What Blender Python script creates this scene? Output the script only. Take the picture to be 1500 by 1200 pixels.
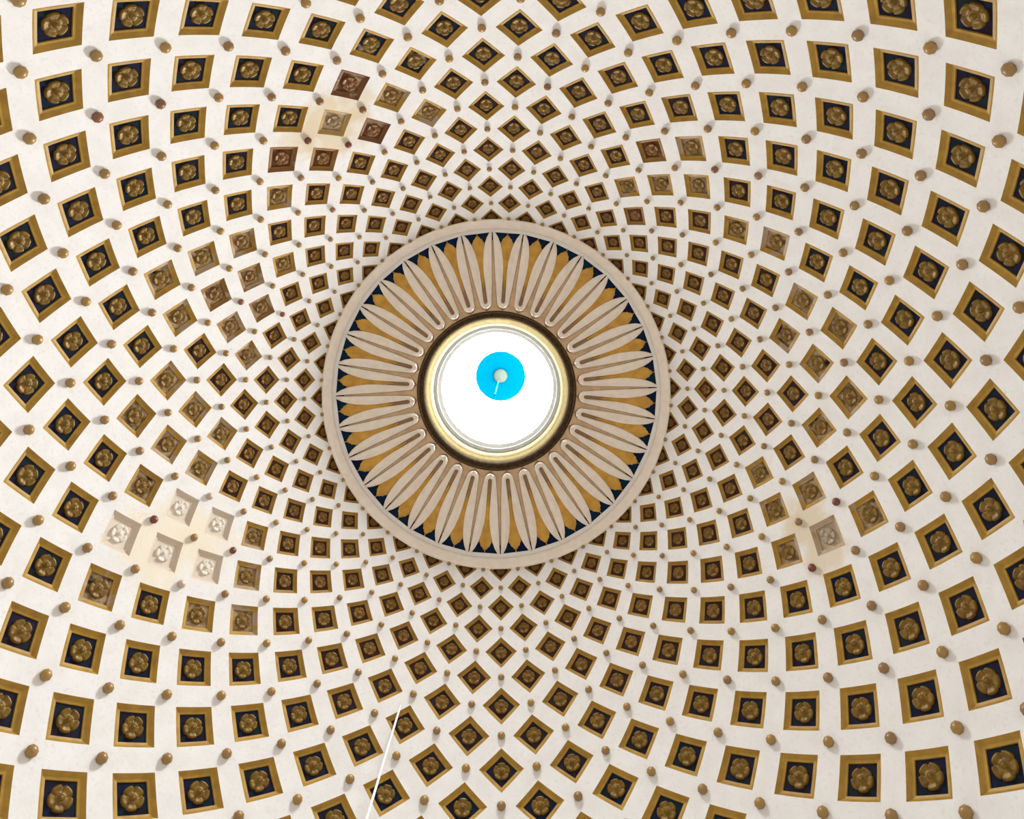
import bpy, bmesh, math, random
from mathutils import Matrix, Vector, Euler
random.seed(7)
PI = math.pi
sc = bpy.context.scene
for o in list(bpy.data.objects):
    bpy.data.objects.remove(o, do_unlink=True)
col = sc.collection

# ------------------------------------------------------------------ camera, world, exposure
F_PX = 1150.0
cam_d = bpy.data.cameras.new('camera'); cam = bpy.data.objects.new('camera', cam_d); col.objects.link(cam)
cam_d.sensor_fit = 'HORIZONTAL'; cam_d.sensor_width = 36.0
cam_d.lens = F_PX * 36.0 / 1500.0
cam_d.shift_x = (750.0 - 751.1335) / 1500.0
cam_d.shift_y = (432.1714 - 600.0) / 1500.0
cam_d.clip_end = 300
Bm = Matrix(((-1, 0, 0), (0, 1, 0), (0, 0, -1)))
wv = Vector((0.0372, 0.0023, 0.0))
CAM = Vector((-0.8874, 3.2783, -20.35))
cam.matrix_world = Matrix.Translation(CAM) @ (Bm @ Matrix.Rotation(wv.length, 3, wv.normalized())).to_4x4()
sc.camera = cam

w = bpy.data.worlds.new('sky'); sc.world = w; w.use_nodes = True
bg = w.node_tree.nodes['Background']; bg.inputs['Color'].default_value = (0.75, 0.86, 1.0, 1); bg.inputs['Strength'].default_value = 1.0
sc.view_settings.view_transform = 'Standard'; sc.view_settings.look = 'None'
sc.view_settings.exposure = 0.0; sc.view_settings.gamma = 1.0
sc.view_settings.use_curve_mapping = False

CONE_LIGHT = 60.0        # glow put into the lantern cone for its daylight
CONE_LIGHT_BOOST = 131.0   # brighter panes on one side, added to light the vault opposite
FILL_LIGHT = 3.5           # glow of the unseen windows added below the dome as fill
FILL_LIGHT_BOOST = 8.5      # fill windows made brighter on one side for the vault opposite

# ------------------------------------------------------------------ helpers
def link(name, me, parent=None):
    o = bpy.data.objects.new(name, me); col.objects.link(o)
    if parent: o.parent = parent
    return o

def mesh(name, verts, faces, mats, fmat=None, smooth=False):
    me = bpy.data.meshes.new(name)
    me.from_pydata([tuple(v) for v in verts], [], faces)
    for m in (mats if isinstance(mats, (list, tuple)) else [mats]): me.materials.append(m)
    if fmat:
        for p, i in zip(me.polygons, fmat): p.material_index = i
    if smooth:
        for p in me.polygons: p.use_smooth = True
    me.update(); return me

def lathe(profile, n, closed=False):
    vs, fs = [], []
    for r, z in profile:
        for i in range(n):
            a = 2 * PI * i / n
            vs.append((r * math.cos(a), r * math.sin(a), z))
    m = len(profile)
    for j in range(m if closed else m - 1):
        j2 = (j + 1) % m
        for i in range(n):
            i2 = (i + 1) % n
            fs.append((j * n + i, j * n + i2, j2 * n + i2, j2 * n + i))
    return vs, fs

def tag(o, label=None, cat=None, group=None, kind=None):
    if label: o['label'] = label
    if cat: o['category'] = cat
    if group: o['group'] = group
    if kind: o['kind'] = kind
    return o

def empty(name, loc=(0, 0, 0)):
    o = bpy.data.objects.new(name, None); col.objects.link(o); o.location = loc; o.empty_display_size = .3
    return o

# ------------------------------------------------------------------ materials
class NT:
    def __init__(s, name):
        s.m = bpy.data.materials.new(name); s.m.use_nodes = True
        s.t = s.m.node_tree; s.b = s.t.nodes['Principled BSDF']
    def n(s, kind, **kw):
        x = s.t.nodes.new(kind)
        for k, v in kw.items(): setattr(x, k, v)
        return x
    def l(s, a, b): s.t.links.new(a, b)
    def pos(s): return s.n('ShaderNodeNewGeometry').outputs['Position']
    def noise(s, scale, detail=3, vec=None):
        x = s.n('ShaderNodeTexNoise'); x.inputs['Scale'].default_value = scale; x.inputs['Detail'].default_value = detail
        s.l(vec or s.pos(), x.inputs['Vector']); return x.outputs['Fac']
    def ramp(s, fac, a, b, c0=(0, 0, 0, 1), c1=(1, 1, 1, 1)):
        x = s.n('ShaderNodeValToRGB'); e = x.color_ramp.elements
        e[0].position = a; e[0].color = c0; e[1].position = b; e[1].color = c1
        s.l(fac, x.inputs['Fac']); return x.outputs['Color']
    def math(s, op, a, b=None, c=None, clamp=False):
        x = s.n('ShaderNodeMath', operation=op); x.use_clamp = clamp
        for i, v in enumerate((a, b, c)):
            if v is None: continue
            if isinstance(v, (int, float)): x.inputs[i].default_value = v
            else: s.l(v, x.inputs[i])
        return x.outputs[0]
    def mix(s, f, a, b):
        x = s.n('ShaderNodeMix', data_type='RGBA')
        for sock, v in ((x.inputs[0], f), (x.inputs[6], a), (x.inputs[7], b)):
            if isinstance(v, (int, float)): sock.default_value = v
            elif isinstance(v, tuple): sock.default_value = (v + (1,))[:4]
            else: s.l(v, sock)
        return x.outputs[2]
    def bump(s, h, strength=.2, dist=.02):
        x = s.n('ShaderNodeBump'); x.inputs['Strength'].default_value = strength; x.inputs['Distance'].default_value = dist
        s.l(h, x.inputs['Height']); s.l(x.outputs['Normal'], s.b.inputs['Normal'])
    def base(s, c, rough=.6, metal=0.0, spec=.5):
        if isinstance(c, tuple): s.b.inputs['Base Color'].default_value = (c + (1,))[:4]
        else: s.l(c, s.b.inputs['Base Color'])
        s.b.inputs['Roughness'].default_value = rough; s.b.inputs['Metallic'].default_value = metal
        s.b.inputs['Specular IOR Level'].default_value = spec
        return s.m
    def objcol(s):
        oi = s.n('ShaderNodeObjectInfo'); sp = s.n('ShaderNodeSeparateColor'); s.l(oi.outputs['Color'], sp.inputs[0])
        return sp.outputs[0], sp.outputs[1], sp.outputs[2], oi.outputs['Random']

# places where damp has stained the plaster: world position, radius, colour, strength
STAINS = []   # filled in below (positions on the vault)

def mat_plaster():
    t = NT('white_plaster')
    c = t.mix(t.ramp(t.noise(1.3, 5), .35, .7), (.805, .803, .800), (.755, .746, .738))
    c = t.mix(t.ramp(t.noise(7, 4), .55, .75), c, (.72, .70, .69))
    for p, r, cc, st in STAINS:
        d = t.n('ShaderNodeVectorMath', operation='DISTANCE'); t.l(t.pos(), d.inputs[0]); d.inputs[1].default_value = p
        q = t.math('DIVIDE', d.outputs['Value'], r)
        q = t.math('ADD', q, t.math('MULTIPLY', t.math('SUBTRACT', t.noise(1.6, 4), .5), 1.3))
        f = t.ramp(q, .55, 1.0, (st, st, st, 1), (0, 0, 0, 1))
        c = t.mix(f, c, cc)
    t.bump(t.noise(9, 5), .25, .03)
    return t.base(c, .75, 0, .25)

def mat_gold():
    t = NT('ochre_gilding')
    r, g, b, rnd = t.objcol()
    n = t.noise(3.0, 4)
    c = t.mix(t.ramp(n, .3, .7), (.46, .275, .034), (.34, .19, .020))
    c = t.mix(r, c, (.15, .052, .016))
    peel = t.ramp(t.math('ADD', t.noise(1.5, 3), t.math('MULTIPLY', t.math('SUBTRACT', g, .5), .35)), .60, .68)
    peel = t.math('MULTIPLY', peel, t.math('GREATER_THAN', g, .05))
    c = t.mix(peel, c, (.40, .29, .18))
    c = t.mix(b, c, (.62, .53, .44))
    t.bump(t.noise(14, 3), .25, .02)
    return t.base(c, .5, 0, .4)

def mat_panel():
    t = NT('dark_blue_panel')
    r, g, b, rnd = t.objcol()
    c = t.mix(t.ramp(t.noise(1.1, 2), .4, .65), (.007, .010, .034), (.006, .017, .024))
    c = t.mix(t.ramp(t.noise(2.3, 2), .5, .7), c, (.010, .007, .012))
    c = t.mix(t.math('MULTIPLY', r, 2.2, clamp=True), c, (.060, .026, .009))
    c = t.mix(t.math('GREATER_THAN', r, .5), c, (.105, .038, .014))
    peel = t.ramp(t.math('ADD', t.noise(1.9, 3), t.math('MULTIPLY', t.math('SUBTRACT', g, .5), .9)), .42, .54)
    peel = t.math('MULTIPLY', peel, t.math('GREATER_THAN', g, .05))
    c = t.mix(peel, c, t.mix(t.ramp(t.noise(3.2, 4), .38, .62), (.13, .078, .028), (.34, .245, .135)))
    c = t.mix(b, c, (.74, .66, .56))
    t.bump(t.noise(10, 3), .2, .02)
    return t.base(c, .8, 0, .08)

def mat_flower():
    t = NT('gilt_flower')
    r, g, b, rnd = t.objcol()
    c = t.mix(t.ramp(t.noise(4, 3), .35, .65), (.190, .108, .012), (.125, .068, .007))
    c = t.mix(r, c, (.15, .055, .02))
    c = t.mix(t.math('MULTIPLY', g, .5), c, (.20, .115, .035))
    c = t.mix(b, c, (.74, .68, .59))
    m = t.math('MULTIPLY', t.math('SUBTRACT', 1.0, b), .14); t.l(m, t.b.inputs['Metallic'])
    x = t.base(c, .42, 0, .2); return x

def mat_stud():
    t = NT('gilt_stud')
    r, g, b, rnd = t.objcol()
    c = t.mix(rnd, (.36, .22, .06), (.28, .165, .07))
    c = t.mix(r, c, (.17, .045, .028))
    c = t.mix(b, c, (.60, .48, .42))
    return t.base(c, .42, .15, .5)

def mat_simple(name, c0, c1, scale=4, rough=.6, metal=0.0, spec=.4, bump=.15):
    t = NT(name)
    c = t.mix(t.ramp(t.noise(scale, 4), .35, .65), c0, c1)
    if bump: t.bump(t.noise(scale * 4, 3), bump, .02)
    return t.base(c, rough, metal, spec)

def mat_glow(name, colr, strength):
    m = bpy.data.materials.new(name); m.use_nodes = True; t = m.node_tree
    for x in list(t.nodes): t.nodes.remove(x)
    e = t.nodes.new('ShaderNodeEmission'); o = t.nodes.new('ShaderNodeOutputMaterial')
    e.inputs['Color'].default_value = colr + (1,); e.inputs['Strength'].default_value = strength
    t.links.new(e.outputs[0], o.inputs[0]); return m

# ------------------------------------------------------------------ the vault lattice (32 coffers to a ring)
R = 18.5; NC = 32; ST = PI / NC
PH, C0, SS, Q2, Q3, Z1, Z2 = 3.1153, -1.0928, 0.8434, -0.0082, -0.0012, -1.3349, -0.039
def vp(u, k):
    """point of the vault at lattice position u (64ths of the circle), k (half rows down from the crown)"""
    kk = k / 6.0
    th = 2 * math.atan(math.exp(C0 + SS * ST * k + Q2 * kk * kk + Q3 * kk ** 3))
    a = PH + u * ST
    return Vector((-R * math.sin(th) * math.sin(a), R * math.sin(th) * math.cos(a), R * math.cos(th) + Z1 * kk + Z2 * kk * kk))
def frame(u, k):
    p = vp(u, k)
    y = (vp(u, k - .01) - vp(u, k + .01)).normalized()
    x = (vp(u + .01, k) - vp(u - .01, k)).normalized()
    z = x.cross(y).normalized()
    if z.dot(p) > 0: z = -z; x = -x
    M = Matrix((x, y, z)).transposed().to_4x4(); M.translation = p
    return M
def step(k): return math.hypot(*vp(0, k).xy) * ST
def pix(p):
    d = cam.matrix_world.to_3x3().transposed() @ (Vector(p) - CAM)
    return 751.1335 + F_PX * d.x / -d.z, 432.1714 - F_PX * d.y / -d.z
K0, K1 = -4, 11
OPEN = .635

# damaged pieces: (lattice u, lattice k): (red-brown, peeled, whitewashed)
DAMAGE = {(13, 5): (0, 0, 0.93), (13, 3): (0, 0, 0.93), (12, 2): (0, 0, 0.93), (12, 4): (0, 0, 0.93), (11, 3): (0, 0, 0.93), (52, 4): (0.3, 0.95, 0.3), (28, 4): (0.95, 0.5, 0), (28, 2): (0.95, 0.5, 0), (25, 3): (0.75, 0.4, 0), (26, 2): (0.55, 0.3, 0), (38, 2): (0.55, 0.3, 0), (39, -1): (0.55, 0.3, 0), (20, 2): (0.6, 0.75, 0), (20, 0): (0.6, 0.75, 0), (21, 1): (0.6, 0.75, 0), (22, 2): (0.35, 0.85, 0), (18, 0): (0.35, 0.85, 0), (19, 1): (0.35, 0.85, 0), (27, 3): (0.1, 0.7, 0.12), (29, 3): (0.1, 0.85, 0), (30, 2): (0.05, 0.85, 0), (21, 3): (0.05, 0.85, 0), (24, 2): (0.05, 0.85, 0), (19, 3): (0.05, 0.85, 0), (17, 3): (0.05, 0.85, 0), (16, 2): (0.05, 0.85, 0), (15, 1): (0.05, 0.85, 0), (15, 3): (0.05, 0.85, 0), (14, 2): (0.05, 0.85, 0), (16, 4): (0.2, 0.6, 0), (14, 4): (0.2, 0.6, 0), (46, 2): (0.2, 0.6, 0), (39, 1): (0.2, 0.6, 0), (39, 3): (0.05, 0.9, 0), (43, 3): (0.05, 0.9, 0), (45, 3): (0.05, 0.9, 0), (38, 0): (0.05, 0.62, 0), (40, 2): (0.05, 0.62, 0), (38, -2): (0.05, 0.62, 0), (42, 2): (0.05, 0.62, 0), (48, 4): (0.05, 0.62, 0), (49, 3): (0.05, 0.62, 0), (51, 3): (0.05, 0.62, 0), (51, 5): (0.05, 0.62, 0), (52, 2): (0.05, 0.62, 0), (53, 3): (0.05, 0.62, 0), (46, 4): (0.05, 0.62, 0), (47, 3): (0.05, 0.62, 0), (51, 1): (0.05, 0.62, 0), (9, 3): (0.1, 0.9, 0), (10, 2): (0.1, 0.9, 0), (10, 4): (0, 0.6, 0), (20, 4): (0, 0.6, 0), (11, 1): (0.1, 0.6, 0), (22, 0): (0.1, 0.6, 0), (21, -1): (0.1, 0.6, 0), (12, 6): (0.1, 0.6, 0), (29, 5): (0, 0.35, 0), (30, 4): (0, 0.35, 0), (34, 4): (0, 0.35, 0), (36, 4): (0.15, 0.3, 0), (38, 4): (0.15, 0.3, 0)}
STUDTONE = {(13, 4): (0.95, 0, 0), (11, 2): (0.95, 0, 0), (26, 3): (0.95, 0, 0), (27, 2): (0.95, 0, 0), (53, 4): (0.95, 0, 0), (51, 4): (0.95, 0, 0), (27, 4): (0.6, 0, 0), (28, 3): (0.6, 0, 0), (20, 1): (0.6, 0, 0), (20, -1): (0.6, 0, 0), (40, 3): (0.6, 0, 0), (34, 3): (0.6, 0, 0), (24, 7): (0.6, 0, 0), (23, 8): (0.6, 0, 0), (11, 4): (0.2, 0, 0.75), (13, 2): (0.2, 0, 0.75)}
STAIN_SPEC = [((12.3, 4.15), 2.0, (0.8, 0.72, 0.56), 0.75), ((11.8, 2.7), 1.6, (0.8, 0.72, 0.56), 0.7), ((26.85, 2.95), 1.8, (0.66, 0.55, 0.36), 0.75), ((25.9, 3.25), 1.2, (0.66, 0.55, 0.36), 0.45), ((52.0, 3.25), 1.3, (0.68, 0.59, 0.44), 0.9), ((52.5, 4.1), 1.2, (0.68, 0.59, 0.44), 0.8), ((27.85, 3.25), 1.0, (0.66, 0.55, 0.36), 0.5)]
CABLE_AT = (3.821, -12.453, 12.623)
for (u, k), r, cc, st in STAIN_SPEC: STAINS.append((tuple(vp(u, k)), r, cc, st))

PLASTER = mat_plaster(); GOLD = mat_gold(); PANEL = mat_panel(); FLOWER = mat_flower(); STUD = mat_stud()
PALE = mat_simple('pale_stucco', (.85, .775, .69), (.79, .71, .63), 3)
TAN = mat_simple('tan_stucco', (.60, .42, .25), (.50, .34, .19), 3)
BROWN = mat_simple('brown_ground', (.34, .20, .095), (.26, .15, .07), 3)
NAVY = mat_simple('navy_ground', (.005, .010, .042), (.006, .024, .048), .9, .85, 0, .05)
LEAFGOLD = mat_simple('leaf_gold', (.60, .33, .045), (.46, .24, .03), 2.5, .5)
DARKWOOD = mat_simple('dark_moulding', (.045, .028, .015), (.08, .050, .025), 6, .8, 0, .05, .4)
RIMGOLD = mat_simple('rim_gold', (.82, .68, .34), (.74, .60, .28), 5, .5, 0, .1)
RISER = mat_simple('darkened_riser', (.022, .019, .012), (.016, .014, .009), 5, .9, 0, 0)  # colour darkened to hold back light bouncing onto the soffit
OLDGOLD = mat_simple('old_gold', (.80, .72, .46), (.76, .68, .40), 5, .5, 0, .1)
WHITE = mat_simple('white_stucco', (.84, .86, .86), (.80, .82, .83), 3)
SOFFIT = mat_simple('pale_soffit', (.84, .88, .88), (.82, .86, .86), 3, .8, 0, .2)
DEEPBLUE = mat_simple('deep_blue_vault', (.000005, .0085, .0150), (.000005, .0088, .0148), 1.5, .9, 0, 0, 0)
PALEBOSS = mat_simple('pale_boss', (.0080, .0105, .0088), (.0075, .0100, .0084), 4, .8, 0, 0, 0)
CORD = mat_simple('pale_cord', (.006, .040, .044), (.006, .038, .042), 4, .8, 0, 0, 0)
CABLE = mat_simple('pale_cable', (.80, .80, .80), (.74, .74, .75), 3, .4)
MARBLE = mat_simple('marble_floor', (.76, .72, .66), (.58, .53, .48), .5, .25, 0, .5, 0)
STONE = mat_simple('limestone_wall', (.66, .58, .46), (.58, .50, .39), .8, .8)
CONEGLOW = mat_glow('lantern_daylight_glow', (.965, .985, 1.0), CONE_LIGHT)
CONEBOOST = mat_glow('lantern_glow_boost', (.98, .99, 1.0), CONE_LIGHT_BOOST)  # raised glow on one half, added to brighten the facing vault
PANE = mat_glow('fill_window_glow', (.97, .985, 1.0), FILL_LIGHT)
FILLBOOST = mat_glow('fill_window_boost', (.985, .985, .98), FILL_LIGHT_BOOST)

# ------------------------------------------------------------------ ceiling: the coffered vault
def ceiling_mesh():
    bm = bmesh.new(); cache = {}
    def v(u, k):
        key = (round((u % 64) * 1000), round(k * 1000))
        if key == (64000, key[1]): key = (0, key[1])
        if key not in cache: cache[key] = bm.verts.new(vp(u, k))
        return cache[key]
    n = 4; rings = (1.0, .82, OPEN)
    dirs = ((1, 0), (0, 1), (-1, 0), (0, -1))
    for k in range(K0, K1 + 1):
        for u in range(64):
            if (u + k) % 2: continue
            for q in range(4):
                a, b = dirs[q], dirs[(q + 1) % 4]
                for i in range(n):
                    f0, f1 = i / n, (i + 1) / n
                    d0 = (a[0] + (b[0] - a[0]) * f0, a[1] + (b[1] - a[1]) * f0)
                    d1 = (a[0] + (b[0] - a[0]) * f1, a[1] + (b[1] - a[1]) * f1)
                    for r0, r1 in zip(rings[:-1], rings[1:]):
                        bm.faces.new((v(u + d0[0] * r0, k + d0[1] * r0), v(u + d1[0] * r0, k + d1[1] * r0),
                                      v(u + d1[0] * r1, k + d1[1] * r1), v(u + d0[0] * r1, k + d0[1] * r1)))
    # closing triangles along the foot and the top, then a plain band down to the springing
    for u in range(64):
        if (u + K1) % 2 == 0:
            pts = [v(u + i / n, K1 + 1 - i / n) for i in range(n + 1)] + [v(u + 1 + i / n, K1 + i / n) for i in range(1, n + 1)]
            bm.faces.new(pts)
        if (u + K0) % 2 == 0:
            pts = [v(u + i / n, K0 - 1 + i / n) for i in range(n + 1)] + [v(u + 1 + i / n, K0 - i / n) for i in range(1, n + 1)]
            bm.faces.new(pts)
    foot = [v(u, K1 + 1) for u in range(64) if (u + K1) % 2 == 0]
    prev = foot
    for rr_, z_ in ((18.4, -.8), (18.46, -1.5), (18.5, -2.2)):
        cur = []
        for p in foot:
            a = math.atan2(p.co.y, p.co.x); cur.append(bm.verts.new((rr_ * math.cos(a), rr_ * math.sin(a), z_)))
        for i in range(len(foot)):
            j = (i + 1) % len(foot); bm.faces.new((prev[i], prev[j], cur[j], cur[i]))
        prev = cur
    bmesh.ops.recalc_face_normals(bm, faces=bm.faces)
    me = bpy.data.meshes.new('ceiling'); bm.to_mesh(me); bm.free(); me.materials.append(PLASTER)
    for p in me.polygons: p.use_smooth = True
    return me
ceiling = link('ceiling', ceiling_mesh())
tag(ceiling, 'white plaster dome vault covered in rings of square coffers', kind='structure')

def coffer_geo(k):
    """gold frame, blue panel of one coffer of ring k, in its own frame"""
    u0 = k % 2; Mi = frame(u0, k).inverted(); S = step(k); W = OPEN * 1.414 * S
    dirs = ((1, 0), (0, 1), (-1, 0), (0, -1)); n = 3
    def loop(a, d, proj=True):
        out = []
        for q in range(4):
            A, B = dirs[q], dirs[(q + 1) % 4]
            for i in range(n):
                f = i / n
                p = Mi @ vp(u0 + a * (A[0] + (B[0] - A[0]) * f), k + a * (A[1] + (B[1] - A[1]) * f))
                out.append(Vector((p.x, p.y, p.z - d)))
        return out
    spec = ((OPEN, 0.0), (OPEN - .008, .008 * W), (.530, .082 * W), (.452, .092 * W), (.442, .126 * W))
    vs, fs = [], []
    for a, d in spec: vs += loop(a, d)
    m = 4 * n
    for j in range(len(spec) - 1):
        for i in range(m): fs.append((j * m + i, j * m + (i + 1) % m, (j + 1) * m + (i + 1) % m, (j + 1) * m + i))
    fr = (vs, [tuple(reversed(f)) for f in fs])
    pv = loop(.45, .123 * W)
    pn = (pv, [tuple(range(m))])
    return fr, pn, W, .123 * W

def flower_geo(W, depth, lo=False):
    """five-petalled gilt flower with a bead at its heart"""
    rad = .265 * W; hgt = .075 * W
    na = 5 * (6 if lo else 12)
    # (radius, height): rim of the petals, their hollow, the collar and the bead
    rs = ((1.0, 0.0), (1.0, .50), (.93, .85), (.80, .80), (.62, .52), (.44, .42), (.36, .60), (.31, .62), (.27, .50), (.22, .95), (.11, 1.22))
    vs, fs = [], []
    for rr, hh in rs:
        for i in range(na):
            a = 2 * PI * i / na; c = abs(math.cos(2.5 * a))          # petals at the crests, clefts between
            lob = 1 - .13 * (1 - c) ** 3 if rr > .5 else 1
            h = hh * (.30 + .70 * min(1, c * 1.9)) if rr > .5 else hh
            x = rad * rr * lob
            vs.append((x * math.sin(a), x * math.cos(a), -depth + hgt * h))
    m = len(rs)
    for j in range(m - 1):
        for i in range(na): fs.append((j * na + i, (j + 1) * na + i, (j + 1) * na + (i + 1) % na, j * na + (i + 1) % na))
    vs.append((0, 0, -depth + hgt * 1.32)); c = len(vs) - 1
    for i in range(na): fs.append(((m - 1) * na + i, c, (m - 1) * na + (i + 1) % na))
    return vs, fs

def stud_geo(k):
    S = step(k); prof = ((.102, -.02), (.106, .02), (.118, .03), (.118, .075), (.100, .10), (.075, .105), (.06, .125), (.03, .135))
    vs, fs = lathe([(r * S, z * S) for r, z in prof], 8)
    vs.append((0, 0, .14 * S)); c = len(vs) - 1; b = (len(prof) - 1) * 8
    fs += [(b + i, b + (i + 1) % 8, c) for i in range(8)]
    return vs, fs

def inframe(u, k, m):
    x, y = pix(vp(u, k)); return -m < x < 1500 + m and -m < y < 1200 + m

# the 300 of each kind that show largest are objects; the small ones by the medallion are one object
def split(par):
    cand = []; rest = []
    for k in range(K0, K1 + 1):
        for u in range(64):
            if (u + k) % 2 != par: continue
            s = step(k) * F_PX / (vp(u, k) - CAM).length
            (cand if inframe(u, k, s * .6 if par == 0 else s * .15) else rest).append((s, u, k))
    cand.sort(reverse=True)
    return cand[:300], cand[300:] + rest

big, small = split(0)
bigs, smalls = split(1)
geo = {}
for k in range(K0, K1 + 1):
    fr, pn, W, d = coffer_geo(k)
    geo[k] = (mesh('coffer', *fr, GOLD), mesh('panel', *pn, PANEL), mesh('flower', *flower_geo(W, d), FLOWER, smooth=True),
              mesh('stud', *stud_geo(k), STUD, smooth=True))
for s, u, k in big:
    c = link('coffer', geo[k][0], ceiling); c.matrix_world = frame(u, k)
    p = link('panel', geo[k][1], c); f = link('flower', geo[k][2], c)
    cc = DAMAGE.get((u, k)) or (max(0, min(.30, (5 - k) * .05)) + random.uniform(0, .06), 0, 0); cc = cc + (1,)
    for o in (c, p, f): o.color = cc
    if (u, k) in DAMAGE:
        c['label'] = ('whitewashed coffer with no gilding left' if cc[2] > .5 else
                      'coffer weathered to red brown' if cc[0] > .5 else 'coffer with its blue paint peeled to grey')
for s, u, k in bigs:
    o = link('stud', geo[k][3], ceiling); o.matrix_world = frame(u, k)
    cc = STUDTONE.get((u, k), (0, 0, 0)); o.color = cc + (1,)

def joined(name, items, maker, mats):
    vs, fs, fm = [], [], []
    for s, u, k in items:
        M = frame(u, k)
        for (v, f), mi in maker(k):
            o = len(vs); vs += [M @ Vector(x) for x in v]; fs += [tuple(i + o for i in q) for q in f]; fm += [mi] * len(f)
    return mesh(name, vs, fs, mats, fm)
lowgeo = {}
for k in range(K0, K1 + 1):
    fr, pn, W, d = coffer_geo(k); lowgeo[k] = ((fr, 0), (pn, 1), (flower_geo(W, d, True), 2))
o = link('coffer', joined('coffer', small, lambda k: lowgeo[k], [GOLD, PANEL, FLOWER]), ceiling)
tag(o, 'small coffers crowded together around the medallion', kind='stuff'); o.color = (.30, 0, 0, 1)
sg = {k: ((stud_geo(k), 0),) for k in range(K0, K1 + 1)}
o = link('stud', joined('stud', smalls, lambda k: sg[k], [STUD]), ceiling)
tag(o, 'tiny studs between the small coffers around the medallion', kind='stuff'); o.color = (0, 0, 0, 1)

# ------------------------------------------------------------------ the medallion round the lantern opening
def rr(rho): return 39.698 * rho / (1150 + .18 * rho)      # radius on the shallow cone of the medallion
def zz(r): return 19.348 - .18 * r
med = empty('ceiling_medallion', (0, 0, 18.3))
tag(med, 'large round sunflower medallion of pale petals and gold leaves around the lantern opening', 'medallion')
def mlink(name, me, par=med):
    o = link(name, me, par)
    if par is med: o.matrix_parent_inverse = Matrix.Translation((0, 0, -18.3))
    return o
NR = 192
vs, fs = lathe([(8.36, 17.75), (8.36, 17.40), (8.33, 17.34), (8.27, 17.33), (8.02, 17.52), (7.95, 17.57), (7.91, 17.64), (7.91, 18.05)], NR)
mlink('outer_ring', mesh('outer_ring', vs, fs, PALE, smooth=False))['label'] = 'plain pale ring around the medallion'
r0, r1 = rr(116), 8.05
vs, fs = lathe([(r1, zz(r1)), (r0, zz(r0)), (r0, zz(r0) + .4)], NR)
mlink('ground', mesh('ground', vs, fs, BROWN))['label'] = 'brown ground behind the petals'
vs, fs = lathe([(8.03, zz(8.03) - .012), (rr(190), zz(rr(190)) - .012), (rr(190), zz(rr(190)) + .05)], NR)
mlink('blue_band', mesh('blue_band', vs, fs, NAVY))['label'] = 'navy blue band behind the tips'

def on_cone(rho, s, h):
    """point at image radius rho, sideways offset s, raised h below the cone; petal axis along +Y"""
    a = s / rho; r = rr(rho)
    return Vector((r * math.sin(a), r * math.cos(a), zz(r) - h))
HALF = PI / 32
stations = [(240, .0, .25), (238, .3, 1.6), (233, .6, 4.6), (226, .8, 8.6), (217, 1.0, 11.8), (205, 1.3, 14.0), (190, 1.7, 15.3), (175, 2.0, 14.9),
            (160, 2.4, 13.4), (145, 3.0, 11.6), (131, 3.8, 10.1), (129, 3.9, 10.5), (128, 3.9, 11.3), (127.2, 3.95, 99), (124.5, 4.5, 99), (122.3, 6.2, 99), (120.9, 8.8, 99), (120.4, 11.0, 99)]
def petal_mesh():
    vs, fs = [], []
    for side in (-1, 1):
        base = len(vs)
        for rho, g, o in stations:
            o = min(o, rho * HALF)
            seam = o >= rho * HALF - 1e-6
            for t, h in ((0, -.02), (.04, .10), (.5, .17), (.95, .10 if not seam else .13), (1, -.02 if not seam else .13)):
                vs.append(on_cone(rho, side * (g + (o - g) * t), h if rho < 237 else h * .4))
        n = len(stations)
        for j in range(n - 1):
            for i in range(4):
                f = (base + j * 5 + i, base + j * 5 + i + 1, base + (j + 1) * 5 + i + 1, base + (j + 1) * 5 + i)
                fs.append(f if side < 0 else tuple(reversed(f)))
        e = base + (n - 1) * 5
        last = [on_cone(120.2, side * (g_), -.02) for g_ in (11.0, 11.2, 11.4, 11.6, 120.2 * HALF)]
        b2 = len(vs); vs += last
        for i in range(4):
            f = (e + i, e + i + 1, b2 + i + 1, b2 + i); fs.append(f if side < 0 else tuple(reversed(f)))
    return mesh('petal', vs, fs, PALE)
def strip(name, st, hc, he, matl):
    vs, fs = [], []
    for rho, wd in st:
        for t, h in ((-1, -.02), (-.92, he), (0, hc), (.92, he), (1, -.02)): vs.append(on_cone(rho, wd * t, h))
    for j in range(len(st) - 1):
        for i in range(4): fs.append((j * 5 + i, j * 5 + i + 1, (j + 1) * 5 + i + 1, (j + 1) * 5 + i))
    return mesh(name, vs, fs, matl)
pm = petal_mesh()
rib = strip('midrib', [(222, .5), (205, 1.2), (190, 1.6), (175, 1.9), (160, 2.3), (145, 2.9), (131, 3.7), (125, 4.2), (122, 5.4), (119, 9.0), (116.6, 11.3)], .035, .025, TAN)
leaf = strip('gold_leaf', [(150, .8), (170, 3.4), (185, 5.6), (200, 7.6), (212, 9.2), (219, 9.4), (220.5, 7.9), (224, 6.8), (225, 4.8), (227.5, 3.2), (229, 1.2), (230, .4)], .10, .045, LEAFGOLD)
fin = strip('finial', [(229, .5), (232.5, .9), (234, 1.9), (237, 2.1), (239.5, 1.7), (240.5, .8)], .11, .06, LEAFGOLD)
for i in range(32):
    # lattice azimuth of even u; local +Y is turned to it
    a = PH + 2 * i * ST
    Rz = Matrix.Rotation(a, 4, 'Z')
    p = mlink('petal', pm); p.matrix_basis = Rz
    m = link('midrib', rib, p); m['label'] = 'tan midrib between the halves of the petal'
    Rz2 = Matrix.Rotation(a + ST, 4, 'Z')
    g = mlink('gold_leaf', leaf); g.matrix_basis = Rz2
    link('finial', fin, g)

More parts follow.
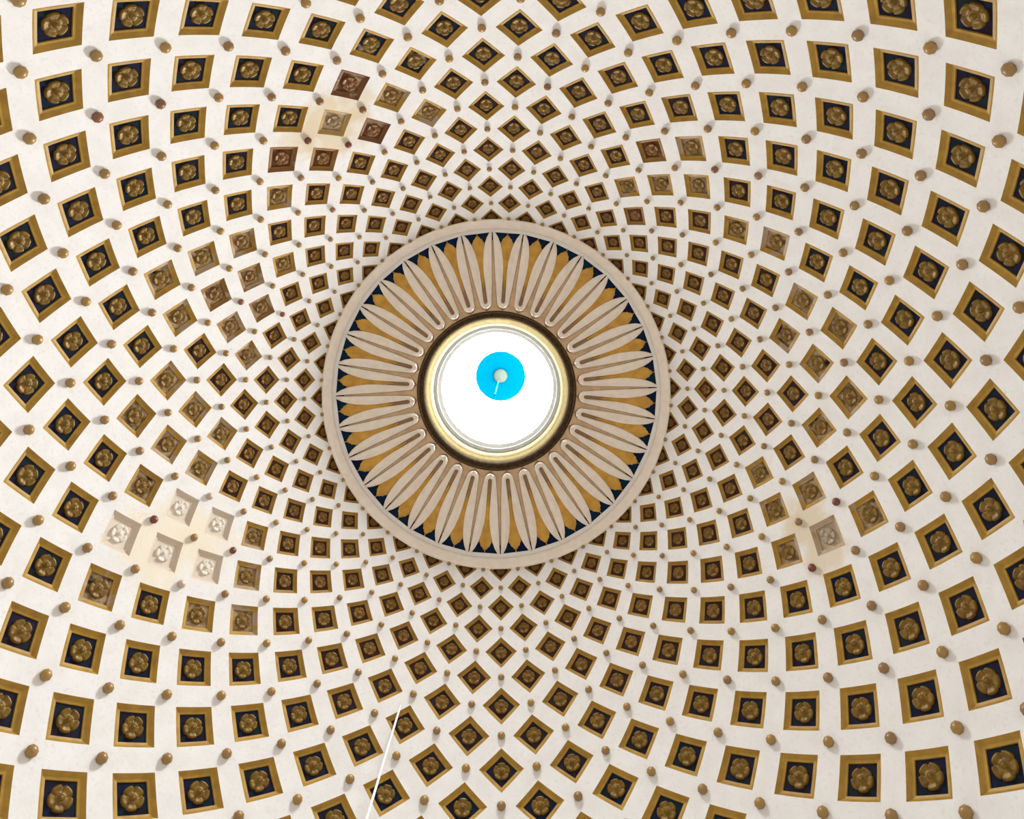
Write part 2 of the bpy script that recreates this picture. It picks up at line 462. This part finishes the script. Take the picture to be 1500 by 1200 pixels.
# ------------------------------------------------------------------ the lantern
lan = empty('lantern', (0, 0, 18.6))
tag(lan, 'glaring white round lantern shaft with gold rim and blue crown above the medallion', 'lantern')
def llink(name, vs, fs, matl, smooth=False, par=lan, label=None):
    o = link(name, mesh(name, vs, fs, matl, smooth=smooth), par)
    if par is lan: o.matrix_parent_inverse = Matrix.Translation((0, 0, -18.6))
    if label: o['label'] = label
    return o
vs, fs = lathe([(3.93, 18.80), (3.93, 18.62), (3.88, 18.57), (3.82, 18.61), (3.79, 18.68), (3.62, 18.66), (3.56, 18.70)], NR)
dm = llink('dark_moulding', vs, fs, DARKWOOD, label='dark brown moulding ring')
# carved beads round the dark moulding
bv, bf = [], []
for i in range(96):
    a = 2 * PI * i / 96; c = Vector((3.72 * math.cos(a), 3.72 * math.sin(a), 18.68)); o = len(bv)
    t = Vector((-math.sin(a), math.cos(a), 0)); r_ = Vector((math.cos(a), math.sin(a), 0)); zv = Vector((0, 0, 1))
    for q in (t * .085, r_ * .05, -t * .085, -r_ * .05): bv.append(c + q)
    bv.append(c - zv * .045); bv.append(c + zv * .07)
    for j in range(4): bf.append((o + j, o + (j + 1) % 4, o + 4)); bf.append((o + (j + 1) % 4, o + j, o + 5))
b = link('beading', mesh('beading', bv, bf, DARKWOOD), dm); b['kind'] = 'stuff'
vs, fs = lathe([(3.56, 19.06), (3.50, 19.08), (3.38, 19.13)], NR)
llink('gold_rim', vs, fs, RIMGOLD, label='bright gold rim')
vs, fs = lathe([(3.385, 19.27), (3.30, 19.30), (3.20, 19.35)], NR)
llink('gold_moulding', vs, fs, OLDGOLD)
vs, fs = lathe([(3.21, 19.78), (3.04, 19.80), (3.035, 19.83), (2.85, 19.86)], NR)
llink('soffit', vs, fs, SOFFIT, label='pale grey soffit below the glowing cone')
for ra, za, rb_, zb_ in ((3.56, 18.70, 3.56, 19.06), (3.38, 19.13, 3.385, 19.27), (3.20, 19.35, 3.21, 19.78), (2.85, 19.86, 2.855, 20.12)):
    vs, fs = lathe([(ra, za), (rb_, zb_)], NR)
    llink('riser', vs, fs, RISER)
# glowing cone, shaped to throw the lantern's daylight onto the vault: sixteen tall panes in a thin white frame, closed by the blue crown
zb, zt, rb, rt = 20.12, 29.45, 2.85, 1.57
vs, fs = lathe([(rb + .06, zb), (rt + .06, zt)], 64)
llink('cone_frame', vs, fs, WHITE)
NP = 16
for i in range(NP):
    a0 = 2 * PI * i / NP + .012; a1 = 2 * PI * (i + 1) / NP - .012; vs = []
    for t in (0, 1):
        for j in range(5):
            a = a0 + (a1 - a0) * j / 4; r = rb + (rt - rb) * t
            vs.append((r * math.cos(a), r * math.sin(a), zb + .03 + (zt - zb - .06) * t))
    llink('pane', vs, [(j, 5 + j, 6 + j, j + 1) for j in range(4)], CONEBOOST if math.cos(a0) < -.35 else CONEGLOW)
vs, fs = lathe([(1.63, 29.40), (1.48, 29.47), (1.15, 29.62), (.75, 29.74), (.30, 29.80)], 64)
vs.append((0, 0, 29.81)); fs += [(4 * 64 + i, 4 * 64 + (i + 1) % 64, len(vs) - 1) for i in range(64)]
cr = llink('blue_crown', vs, fs, DEEPBLUE, True, label='blue painted crown of the lantern')
vs, fs = lathe([(.42, 29.78), (.435, 29.64), (.37, 29.57), (.22, 29.52)], 32)
vs.append((0, 0, 29.50)); fs += [(3 * 32 + i, 3 * 32 + (i + 1) % 32, len(vs) - 1) for i in range(32)]
bo = link('boss', mesh('boss', vs, fs, PALEBOSS, smooth=True), cr); bo.matrix_parent_inverse = cr.matrix_world.inverted() if False else Matrix.Identity(4)
bo['label'] = 'pale round boss'

def rod(x, y, z0, z1, r, n=8):
    vs = []
    for z, q in ((z0, r), (z1, r)):
        for i in range(n):
            a = 2 * PI * i / n; vs.append((x + q * math.cos(a), y + q * math.sin(a), z))
    fs = [(i, (i + 1) % n, n + (i + 1) % n, n + i) for i in range(n)] + [tuple(reversed(range(n))), tuple(range(n, 2 * n))]
    return vs, fs
o = link('hanging_wire', mesh('hanging_wire', *rod(.117, -.304, 19.6, 29.50, .035), CORD))
tag(o, 'pale wire hanging from the boss of the blue lantern crown', 'wire')
wx, wy, wz = CABLE_AT
o = link('hanging_cable', mesh('hanging_cable', *rod(wx, wy, -18.0, wz, .045), CABLE))
tag(o, 'thin pale cable hanging from the coffered vault, lower left of the medallion', 'cable')

# ------------------------------------------------------------------ the church below the vault (behind and beside the camera)
FLOOR = -22.0
vs, fs = lathe([(18.5, -2.2), (18.0, -2.35), (17.8, -2.7), (18.1, -3.1), (18.5, -3.2)], 96)
tag(link('trim_1', mesh('trim_1', vs, [tuple(reversed(f)) for f in fs], WHITE)), 'white cornice at the springing of the dome', kind='structure')
vs, fs = lathe([(18.5, -3.2), (18.5, FLOOR)], 96)
tag(link('wall_round', mesh('wall_round', vs, [tuple(reversed(f)) for f in fs], STONE)), 'round limestone wall below the dome', kind='structure')
vs = [(18.5 * math.cos(2 * PI * i / 96), 18.5 * math.sin(2 * PI * i / 96), FLOOR) for i in range(96)]
tag(link('floor', mesh('floor', vs, [tuple(range(96))], MARBLE)), 'marble church floor', kind='structure')
for i in range(8):  # unseen windows added to fill the vault with light from below
    a = 2 * PI * (i + .5) / 8; boost = math.cos(a) < -.3
    root = empty('window_%d' % (i + 1), (18.42 * math.cos(a), 18.42 * math.sin(a), -9.0)); root.rotation_euler = (0, 0, a)
    tag(root, 'unseen glowing opening added to the round wall as fill light', kind='structure')
    fv = [(0, y, z) for y, z in ((-1.6, -3.5), (1.6, -3.5), (1.6, 3.5), (-1.6, 3.5))] + [(-.12, y, z) for y, z in ((-1.4, -3.3), (1.4, -3.3), (1.4, 3.3), (-1.4, 3.3))]
    link('window_frame', mesh('window_frame', fv, [(j, (j + 1) % 4, 4 + (j + 1) % 4, 4 + j) for j in range(4)], WHITE), root)
    link('pane', mesh('pane', [(-.1,) + v[1:] for v in fv[4:]], [(0, 3, 2, 1)], FILLBOOST if boost else PANE), root)
